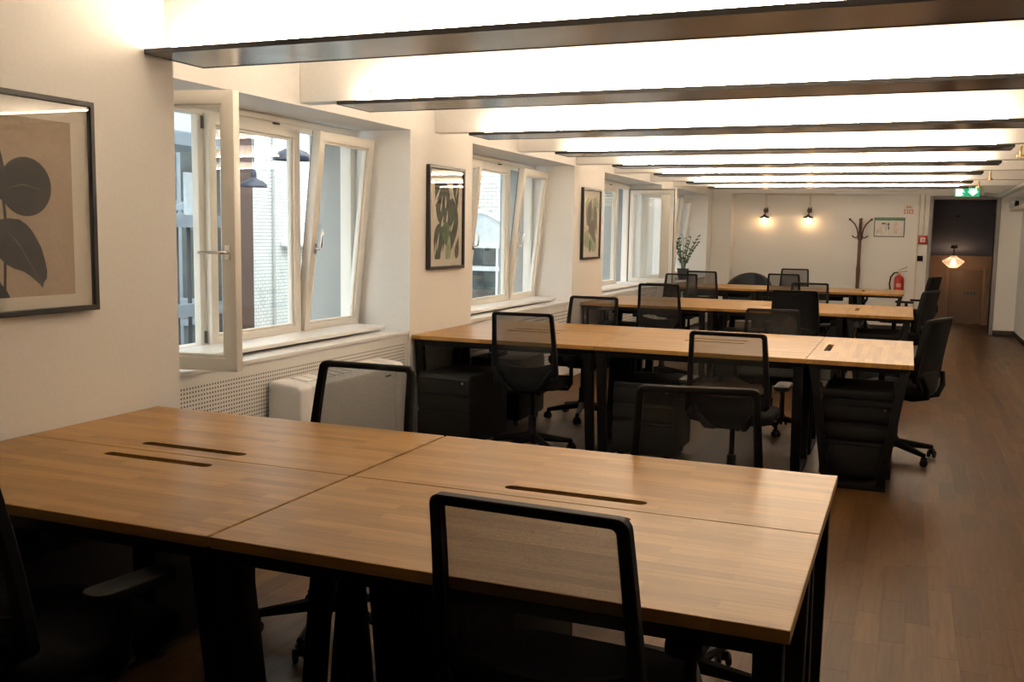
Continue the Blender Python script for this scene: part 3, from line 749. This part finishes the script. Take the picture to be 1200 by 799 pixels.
L2 = [(leaf_poly(-.35, .52, 1.35, 1.25, 2.4), 'leaf_ink_grey'), (leaf_poly(.75, .72, .95, .50, -1.35), 'leaf_ink_grey'), (leaf_poly(.35, -.20, 1.55, 1.20, -1.75), 'leaf_ink_grey'), (leaf_poly(-.55, -.65, 1.2, .85, -1.9), 'leaf_ink_grey'),
      slit(-.60, .62, .55, .10, .75), slit(-.35, .40, .45, .09, 1.25), slit(-.05, .45, .35, .10, 1.5), slit(-.75, .42, .4, .08, .45), slit(.80, .78, .5, .07, 1.1),
      slit(.05, .05, .40, .11, 1.35), slit(.45, -.15, .40, .09, .9), slit(-.30, -.05, .35, .10, 1.0), slit(.20, -.30, .45, .09, .95), slit(-.62, -.55, .50, .10, 1.2), slit(-.80, -.72, .4, .09, 1.4), slit(-.35, -.80, .4, .09, 1.1),
      (leaf_poly(-.02, -.40, .75, .62, -1.2), 'leaf_ink_green'), (leaf_poly(.15, -.74, .80, .42, 1.35), 'leaf_ink_pale'), (leaf_poly(.42, .36, 1.2, .03, -1.15), 'leaf_ink_green'), (leaf_poly(.36, -.55, .95, .025, -.85), 'leaf_ink_dark'), (leaf_poly(.80, -.72, .6, .34, 1.25), 'leaf_ink_grey')]
picture('black framed print of monstera leaves', XL, 3.90, 4.51, 1.20, 1.965, .022, .232, .297, -.012, 'print_cream', L2)
blob = lambda cx, cy, rx, ry, sd: [(cx+rx*math.cos(a)*(1+.18*math.sin(3*a+sd)+.10*math.sin(7*a+2*sd)), cy+ry*math.sin(a)*(1+.15*math.sin(4*a+sd)+.08*math.sin(9*a))) for a in (2*math.pi*i/40 for i in range(40))]
L3 = [(blob(-.45, .55, .5, .35, 1), 'leaf_ink_pale'), (blob(.6, .75, .4, .25, 2), 'leaf_ink_pale'), (blob(.15, .25, .4, .3, 3), 'leaf_ink_pale'), (blob(-.6, -.55, .4, .35, 4), 'leaf_ink_pale'), (blob(.45, -.75, .4, .3, 5), 'leaf_ink_pale'),
      (leaf_poly(-.30, .45, 1.15, .75, 1.0), 'leaf_ink_taupe'), (leaf_poly(.66, .15, 1.15, .55, -1.25), 'leaf_ink_taupe'), (blob(.0, -.15, .42, .22, 1.5), 'leaf_ink_taupe'), (leaf_poly(.32, -.28, 1.15, .70, -.85), 'leaf_ink_taupe'), (leaf_poly(-.12, -.72, .7, .42, 1.4), 'leaf_ink_green')]
picture('black framed print of blotchy green and taupe leaves', XL, 7.52, 8.17, 1.205, 1.975, .022, .245, .30, -.005, 'print_cream', L3)

# ================================================================= FAR WALL FITTINGS
t = thing('coat_stand', 'dark bentwood coat stand against the end wall', 'coat stand', (2.10, 14.70, FZ))
MB().tube([(0, 0, .30), (0, 0, .8), (0, 0, 1.0), (0, 0, 1.1), (0, 0, 1.78), (0, 0, 1.84)], [.030, .030, .036, .028, .026, .022], 12).build('pole', 'bentwood', t, smooth=True)
for k in range(4):
    a = math.pi/2*k+.1; c, s = math.cos(a), math.sin(a)
    h = MB().tube([(c*r, s*r, z) for r, z in ((.028, 1.50), (.034, 1.60), (.05, 1.68), (.09, 1.76), (.14, 1.81), (.165, 1.83))], .012, 8).lathe([(.001, -.022), (.018, -.012), (.022, 0), (.018, .012), (.001, .022)], (c*.17, s*.17, 1.835), 10)
    h.build('hook', 'bentwood', t, smooth=True)
    MB().tube([(c*r, s*r, z) for r, z in ((.028, 1.62), (.035, 1.56), (.06, 1.53), (.10, 1.545), (.125, 1.57))], .011, 8).build('lower_hook', 'bentwood', t, smooth=True)
    MB().tube([(c*r, s*r, z) for r, z in ((.03, .55), (.05, .40), (.12, .22), (.22, .06), (.27, .014))], .014, 8).build('foot', 'bentwood', t, smooth=True)
MB().tube([(.14*math.cos(q), .14*math.sin(q), .19) for q in (2*math.pi*i/24 for i in range(24))], .010, 8, closed=True).build('foot_ring', 'bentwood', t, smooth=True)

def sconce():
    t = thing('wall_sconce', '', 'wall lamp', group='wall sconces in the alcove')
    MB().cyl((0, -.03, 0), (0, -.03, .33), .012, 10).build('conduit', 'conduit_cream', t, smooth=True)
    MB().lathe([(.02, -.05), (.038, -.04), (.045, -.01), (.038, .02), (.02, .03)], (0, -.06, 0), 14).box(-.03, .03, -.03, 0, -.05, .05).build('joint', 'sconce_iron', t, smooth=True)
    MB().tube([(0, -.06, -.03), (-.01, -.09, -.06), (-.015, -.12, -.10)], .012, 8).build('arm', 'sconce_iron', t, smooth=True)
    MB().lathe([(.02, .03), (.03, .01), (.085, -.015), (.09, -.03), (.082, -.028), (.02, 0)], (-.015, -.12, -.11), 20).build('shade', 'sconce_iron', t, smooth=True)
    MB().lathe([(.001, -.12), (.020, -.112), (.032, -.085), (.034, -.06), (.026, -.03), (.014, -.002), (.013, .01)], (-.015, -.12, -.125), 14).build('bulb', 'bulb_warm', t, smooth=True)
    return t
s0 = sconce()
place(s0, (.49, YF+.30, 1.95), 0, 'rust-brown wall sconce with a bare glowing bulb, above the tub chair')
place(dup(s0), (1.23, YF+.30, 1.955), 0, 'rust-brown wall sconce with a bare glowing bulb, nearer the coat stand')
tag(MB().box(.45, 1.68, YF+.285, YF+.30, 2.205, 2.23).build('conduit', 'conduit_cream'), 'thin cream conduit feeding the wall sconces', 'conduit')

t = thing('evacuation_plan', 'framed escape plan with a green header on the end wall', 'notice', (2.54, YF, 1.67))
fn = lambda u, v, tt: (u, -tt, v)
MB().ring([(-.24, -.16), (.24, -.16), (.24, .16), (-.24, .16)], [(-.225, -.145), (.225, -.145), (.225, .145), (-.225, .145)], fn, 0, .016).build('frame', 'sign_ink', t)
MB().box(-.226, .226, -.008, -.001, -.146, .146).build('sheet', 'sign_white', t)
MB().box(-.222, .222, -.0095, -.008, .112, .142).build('header', 'sign_green', t)
m = MB()
for x0, x1, z0, z1 in ((-.12, -.06, .05, .075), (-.10, -.092, .055, .07), (-.03, .0, .03, .07), (-.02, 0, -.04, .02), (-.05, -.045, -.07, .07)): m.box(x0, x1, -.0095, -.008, z0, z1)
m.build('drawing', 'sign_ink', t)
m = MB()
for i in range(9): m.box(.06, .06+.10*(.6+.4*math.sin(i*2.3)**2), -.0095, -.008, .075-i*.021, .081-i*.021)
for i in range(4): m.box(-.20, -.20+.08, -.0095, -.008, -.04-i*.02, -.035-i*.02)
m.build('text_lines', 'sign_pink', t)

t = thing('fire_sign', 'small white and red extinguisher sign above the escape plan', 'sign', (2.825, YF, 1.97))
MB().box(-.08, .08, -.006, 0, -.085, .085).build('plate', 'sign_white', t)
MB().box(-.072, -.005, -.0075, -.006, -.075, .0).box(.005, .072, -.0075, -.006, -.075, .0).build('red_field', 'sign_pink', t)
MB().box(-.052, -.03, -.009, -.0075, -.06, -.02).box(-.048, -.034, -.009, -.0075, -.02, -.01).box(.025, .05, -.009, -.0075, -.06, -.03).box(.03, .04, -.009, -.0075, -.03, -.012).build('pictogram', 'sign_white', t)
MB().prism([(-.045, .02), (-.02, .07), (.0, .035), (.02, .06), (.045, .02)], fn, .006, .0075).build('flame', 'sign_pink', t)

t = thing('fire_extinguisher', 'red fire extinguisher hung on the end wall', 'extinguisher', (2.74, YF-.09, .56))
MB().lathe([(.02, .0), (.072, .006), (.078, .02), (.078, .25), (.072, .285), (.05, .31), (.025, .322), (.025, .34)], n=20).build('cylinder', 'signal_red', t, smooth=True)
MB().box(-.035, .035, -.0795, -.076, .13, .19).build('label', 'sign_pink', t)
MB().cyl((0, 0, .34), (0, 0, .375), .022, 12).box(-.02, .02, -.02, .02, .36, .39).build('valve', 'brass', t)
MB().bar((-.02, 0, .38), (.12, 0, .39), .022, .008).bar((-.02, 0, .395), (.12, 0, .465), .022, .008).build('lever', 'black_plastic', t)
MB().tube([(-.02, 0, .37), (-.08, -.01, .36), (-.13, -.02, .29), (-.145, -.02, .18), (-.13, -.02, .08), (-.11, -.01, .02)], .013, 8).build('hose', 'rubber', t, smooth=True)
MB().box(-.06, .06, .078, .09, .19, .29).build('wall_bracket', 'black_steel', t)

t = thing('alarm_call_point', 'red square fire alarm call point beside the doorway', 'fire alarm', (3.065, YF, 1.47))
MB().box(-.07, .07, -.045, 0, -.07, .07).build('housing', 'signal_red', t, bevel=.006)
MB().box(-.036, .036, -.048, -.045, -.036, .036).build('panel', 'sign_white', t)
MB().cyl((0, -.052, 0), (0, -.048, 0), .014, 14).box(-.02, .02, -.0495, -.048, -.03, -.026).build('button', 'sign_ink', t)
tag(MB().box(2.995, 3.085, YF-.05, YF, 1.12, 1.21).box(3.005, 3.075, YF-.056, YF-.05, 1.13, 1.20).build('switch_box', 'black_plastic', bevel=.005), 'small black switch box below the red alarm call point', 'switch')
tag(MB().tube([(2.985, YF-.016, 2.22), (2.985, YF-.016, 1.3), (2.985, YF-.016, .30)], .014, 10).build('conduit', 'conduit_cream', smooth=True), 'cream conduit running down the end wall to desk height', 'conduit')
tag(MB().tube([(3.065, YF-.016, 2.22), (3.065, YF-.016, 1.55)], .013, 10).build('conduit', 'conduit_cream', smooth=True), 'short cream conduit running down to the alarm call point', 'conduit')
tag(MB().prism(rrect(.09, .075, .03, 4, YF-.05, 2.235), lambda u, v, tt: (tt, u, v), 1.66, 2.945).build('screen_case', 'white_metal', bevel=.003), 'slim white casing along the top of the end wall', 'casing')

t = thing('exit_sign', 'green and white illuminated escape sign above the doorway', 'exit sign', (3.68, YF-.045, 2.245))
MB().box(-.19, .19, -.02, .02, -.075, .075).build('housing', 'white_metal', t, bevel=.004)
MB().box(-.183, .183, -.022, -.020, -.068, .068).build('panel', 'exit_green', t)
MB().box(-.165, -.075, -.024, -.022, -.058, .058).build('door_symbol', 'exit_white', t)
MB().lathe([(.001, -.011), (.011, 0), (.001, .011)], (-.06, -.024, .035), 8).bar((-.06, -.024, .02), (-.085, -.024, -.015), .014, .003, up=(0, 1, 0)).bar((-.085, -.024, -.015), (-.055, -.024, -.05), .010, .003, up=(0, 1, 0)).bar((-.085, -.024, -.015), (-.12, -.024, -.045), .010, .003, up=(0, 1, 0)).bar((-.06, -.024, .015), (-.035, -.024, -.005), .008, .003, up=(0, 1, 0)).build('running_figure', 'exit_white', t)
MB().prism([(.03, .055), (.14, .055), (.14, .01), (.165, .01), (.085, -.06), (.005, .01), (.03, .01)], fn, .022, .024).build('arrow', 'exit_white', t)
MB().box(-.05, .05, .02, .045, -.02, .06).build('mount', 'white_metal', t)

# stairwell pendant
t = thing('glass_pendant', 'clear glass pendant lamp glowing in the stairwell', 'pendant lamp', (3.66, 17.9, 0))
zc = 1.345
MB().lathe([(.06, zc-.03), (.055, zc+.02)], n=16).build('ceiling_rose', 'sconce_iron', t, smooth=True)
MB().cyl((0, 0, 1.12), (0, 0, zc), .010, 8).lathe([(.035, 1.20), (.04, 1.16), (.03, 1.12)], n=12).build('stem', 'sconce_iron', t, smooth=True)
MB().lathe([(.05, 1.185), (.07, 1.15), (.19, 1.085), (.195, 1.06), (.12, .99), (.07, .955), (.02, .95)], n=24, cap=False).build('shade', 'lamp_glass', t, smooth=True)
MB().lathe([(.001, .99), (.03, 1.0), (.045, 1.035), (.03, 1.08), (.015, 1.11)], n=14).build('bulb', 'bulb_stair', t, smooth=True)
tag(MB().lathe([(.02, -.03), (.03, -.02), (.03, .03)], (3.62, 16.2, 1.91), 12).build('ceiling_spot', 'black_plastic', smooth=True), 'small black fitting on the sloping stairwell ceiling', 'spotlight')

# pipes along the right wall
t = thing('pipe', 'galvanised pipe hung under the ceiling ribs along the right-hand wall', 'pipe', (0, 0, 0))
MB().tube([(4.12, 6.0, 2.155), (4.12, 14.2, 2.155), (4.12, 14.45, 2.16), (4.05, 14.62, 2.175), (3.93, 14.70, 2.20)], .034, 12).build('tube', 'galvanised', t, smooth=True)
for y in [l+.175 for l in LIPS if l > 6]: MB().box(4.105, 4.135, y-.012, y+.012, 2.18, 2.202).build('hanger', 'galvanised', t)
t = thing('cable_trunking', 'cream cable trunking below the galvanised pipe', 'trunking', (0, 0, 0))
MB().box(XR-.22, XR-.004, 6.0, 14.5, 1.93, 1.985).build('duct', 'conduit_cream', t, bevel=.004)
for y in (11.6, 12.9, 14.4): MB().box(XR-.24, XR-.004, y, y+.05, 1.985, 2.06).build('bracket', 'galvanised', t)
MB().box(XR-.24, XR-.16, 13.5, 13.62, 1.985, 2.06).build('junction_box', 'black_plastic', t)
for i, y in enumerate((5.625, 8.665, 10.425)):
    tag(MB().cyl((XR-.9, y+.15, 2.19), (XR-.9, y+.15, 2.12), .010, 8).lathe([(.028, 2.10), (.028, 2.12)], (XR-.9, y+.15, 0), 12).build('sprinkler', 'brass', smooth=True), ['brass sprinkler head at the end of the tray over the tilted sashes', 'brass sprinkler head at the end of the sixth light tray', 'brass sprinkler head second from the exit sign'][i], 'sprinkler', 'sprinkler heads')

# plant on the far window board
t = thing('potted_plant', 'leafy green plant in a dark pot on the farthest window sill', 'plant', (-.50, 13.15, .77))
MB().lathe([(.07, 0), (.095, .17), (.10, .18), (.09, .18), (.085, .15)], n=18).build('pot', 'pot_dark', t, smooth=True)
MB().lathe([(.001, .15), (.086, .15)], n=18, cap=False).build('soil', 'soil', t)
rnd = random.Random(3)
for k in range(11):
    a = 2*math.pi*k/11+rnd.random(); h = .28+.28*rnd.random(); lean = .12+.20*rnd.random()
    if math.cos(a) < -.2: lean *= .35
    P = [Vector((math.cos(a)*(.02+lean*f**1.6), math.sin(a)*(.02+lean*f**1.6), .15+h*f)) for f in (0, .25, .5, .75, 1)]
    st = MB().tube(P, [.007, .006, .005, .004, .003], 6).build('stem', 'plant_stem', t, smooth=True)
    for i in range(8):
        f = .25+.75*i/7; j = min(3, int(f*4)); q = P[j].lerp(P[j+1], f*4-j); side = 1 if i % 2 else -1
        dirv = Vector((-math.sin(a)*side+.5*math.cos(a), math.cos(a)*side+.5*math.sin(a), .55)).normalized(); nrm = Vector((0, 0, 1)); b = dirv.cross(nrm).normalized()
        L = .095; lm = MB(); lm.add([q, q+dirv*L*.45+b*.026, q+dirv*L, q+dirv*L*.45-b*.026, q+dirv*L*.5+Vector((0, 0, -.004))], [(0, 1, 4), (1, 2, 4), (2, 3, 4), (3, 0, 4)])
        lm.build('leaf', 'plant_leaf', st)

# ================================================================= COURTYARD
XO = -8.0
def brick_wall(mb, fn, u0, u1, v0, v1, bw, bh, j, holes=()):
    rows = int((v1-v0)/bh)
    for r in range(rows):
        off = (r % 2)*bw/2
        n = int((u1-u0)/bw)+1
        for i in range(n):
            a = u0+i*bw-off; b = a+bw-j; z0 = v0+r*bh; z1 = z0+bh-j
            a = max(a, u0); b = min(b, u1)
            if b-a < .02 or any(hh(.5*(a+b), .5*(z0+z1)) for hh in holes): continue
            vs = [fn(u, v, t) for t in (0, .012) for u, v in ((a, z0), (b, z0), (b, z1), (a, z1))]
            mb.add(vs, [(4, 5, 6, 7), (0, 1, 5, 4), (1, 2, 6, 5), (2, 3, 7, 6), (3, 0, 4, 7)])
fac = struct('wall_courtyard_side', MB().box(XO-.3, XO, -12, 18.3, -6, 15), 'mortar')  # courtyard walls' unseen height raised to cut skylight reaching the room
m = MB(); brick_wall(m, lambda u, v, t: (XO+t, u, v), 11.75, 14.6, -1.5, 5.0, .135, .062, .010)
tag(m.build('brick', 'glazed_brick', fac), kind='stuff')
tag(MB().box(XO+.001, XO+.20, 11.15, 11.72, -6, 9).build('pilaster', 'pilaster_brown', bevel=.02), 'brown pilaster on the courtyard wall beside white glazed brick', 'pilaster')
struct('wall_courtyard_plain', MB().box(XO+.001, XO+.04, -12, 11.14, -6, 15), 'facade_grey')
struct('wall_courtyard_corner', MB().box(XO+.001, XO+.06, 14.62, 18.0, -6, 15), 'facade_grey')
tag(MB().tube([(XO+.08, 14.2, -5.9), (XO+.08, 14.2, 8.9)], .06, 10).build('downpipe', 'window_white', smooth=True), 'white downpipe on the glazed brick courtyard wall', 'pipe')
tag(MB().tube([(XO+.05, 12.52, -5.9), (XO+.05, 12.52, 8.9)], .025, 8).build('downpipe', 'facade_grey', smooth=True), 'thin grey pipe on the glazed brick courtyard wall', 'pipe')
tag(MB().box(XO+.012, XO+.22, 12.78, 13.9, 1.16, 1.27).build('ledge', 'window_white', bevel=.01), 'white stone ledge on the glazed brick courtyard wall', 'ledge')
YE = 18.0; AX, AR, AZ = -6.45, 1.28, .74
endw = struct('wall_courtyard_end', MB().box(XO, -1.25, YE, YE+.3, -6, 15), 'mortar')
hole = lambda u, v: (abs(u-AX) < AR and v < AZ) or ((u-AX)**2+(v-AZ)**2 < AR*AR)
m = MB(); brick_wall(m, lambda u, v, t: (u, YE-t, v), XO+.05, -1.3, -1.0, 5.0, .20, .085, .012, [hole])
tag(m.build('brick', 'glazed_brick', endw), kind='stuff')
t = thing('arched_window', 'arched window with pale upper panes in the courtyard end wall', 'window', (0, 0, 0))
arc = [(AX+AR*math.cos(a), AZ+AR*math.sin(a)) for a in (math.pi*i/20 for i in range(21))]
arci = [(AX+(AR-.09)*math.cos(a), AZ+(AR-.09)*math.sin(a)) for a in (math.pi*i/20 for i in range(21))]
MB().ring(arc+[(AX-AR, -2.5), (AX+AR, -2.5)], arci+[(AX-AR+.09, -2.4), (AX+AR-.09, -2.4)], lambda u, v, tt: (u, YE-tt, v), .0, .05).build('frame', 'window_white', t)
MB().prism(arci+[(AX-AR+.09, .72), (AX+AR-.09, .72)], lambda u, v, tt: (u, YE-tt, v), .004, .012).build('upper_pane', 'frosted', t)
for z0, z1 in ((.72, 1.12), (-.20, .60), (-1.2, -.30)):
    for x0, x1 in ((AX-AR+.09, AX-.03), (AX+.03, AX+.62), (AX+.68, AX+AR-.09)):
        MB().box(x0, x1, YE-.022, YE-.012, z0, z1).build('pane', 'dark_glass', t)
for z in (1.12, .60, -.30): MB().box(AX-AR+.09, AX+AR-.09, YE-.06, YE-.002, z, z+.10).build('transom', 'window_white', t)
for x in (AX-.03, AX+.62): MB().box(x, x+.06, YE-.05, YE-.002, -1.2, 1.2).build('mullion', 'window_white', t)
t = thing('courtyard_window', 'dark multi-pane window in the plain courtyard wall behind the fire escape', 'window', (XO+.04, 0, 0))
for z0, z1 in ((1.9, 2.9), (.2, 1.6), (-1.6, -.1)):
    for y0, y1 in ((9.3, 9.95), (10.0, 10.65)): MB().box(.0, .02, y0, y1, z0, z1).build('pane', 'dark_glass', t)
for z in (2.9, 1.6, 1.75, -.1, .05): MB().box(.0, .05, 9.2, 10.75, z, z+.10).build('rail', 'steel_blue', t)
for y in (9.22, 9.95, 10.65): MB().box(.0, .045, y, y+.07, -1.7, 2.95).build('stile', 'steel_blue', t)
struct('ground_courtyard', MB().box(-8.3, -1.25, -12, 18.3, -6.2, -6.0), 'courtyard_paving')
# fire stair in the courtyard
t = thing('fire_escape', 'blue-grey steel fire escape in the courtyard outside the open casement', 'fire escape', (0, 0, 0))
for x, y in ((-5.6, 5.4), (-5.6, 7.0), (-4.7, 5.4), (-4.7, 6.85), (-5.6, 6.2)): MB().box(x-.05, x+.05, y-.05, y+.05, -6, 6).build('post', 'steel_dark', t)
for z in (-1.1, -.15, .55, 1.55, 2.45):
    MB().box(-5.75, -4.6, 5.3, 7.05, z-.07, z+.07).build('beam', 'steel_blue', t)
for y in (5.6, 5.8, 6.0, 6.2, 6.4, 6.6): MB().box(-4.72, -4.68, y-.012, y+.012, -1.0, 1.5).build('baluster', 'steel_dark', t)
MB().box(-4.78, -4.74, 6.42, 6.80, 1.45, 2.1).build('panel', 'panel_pale', t)
MB().box(-5.0, -4.7, 5.5, 6.1, -.95, -.25).build('panel', 'panel_pale', t)
MB().box(-5.3, -4.7, 6.2, 6.8, -1.0, -.25).build('panel', 'steel_blue', t)
# barn lamps on a cable across the courtyard
t = thing('cable', 'steel cable strung across the courtyard carrying barn lamps', 'cable', (0, 0, 0))
MB().tube([(-7.79, 11.434, 4.6), (-6.4, 9.87, 4.5), (-3.2, 6.27, 4.5), (-1.28, 4.11, 4.6)], .012, 6).build('wire', 'steel_dark', t)
def barn_lamp(x, y, z, ztop, label):
    t = thing('barn_lamp', label, 'lamp', (x, y, z), group='courtyard barn lamps')
    MB().cyl((0, 0, .26), (0, 0, ztop-z), .010, 6).build('cord', 'steel_dark', t)
    MB().lathe([(.205, 0), (.20, .035), (.15, .085), (.06, .125), (.045, .14), (.042, .22), (.02, .27), (.018, .26), (.03, .13), (.14, .075), (.19, .03), (.197, 0)], n=24, cap=False).build('shade', 'enamel_navy', t, smooth=True)
    return t
barn_lamp(-6.40, 9.87, 2.105, 4.487, 'navy enamel barn lamp hanging before the white glazed brick wall')
barn_lamp(-3.20, 6.27, 2.20, 4.487, 'navy enamel barn lamp hanging close outside the tilted sash beside the open casement')
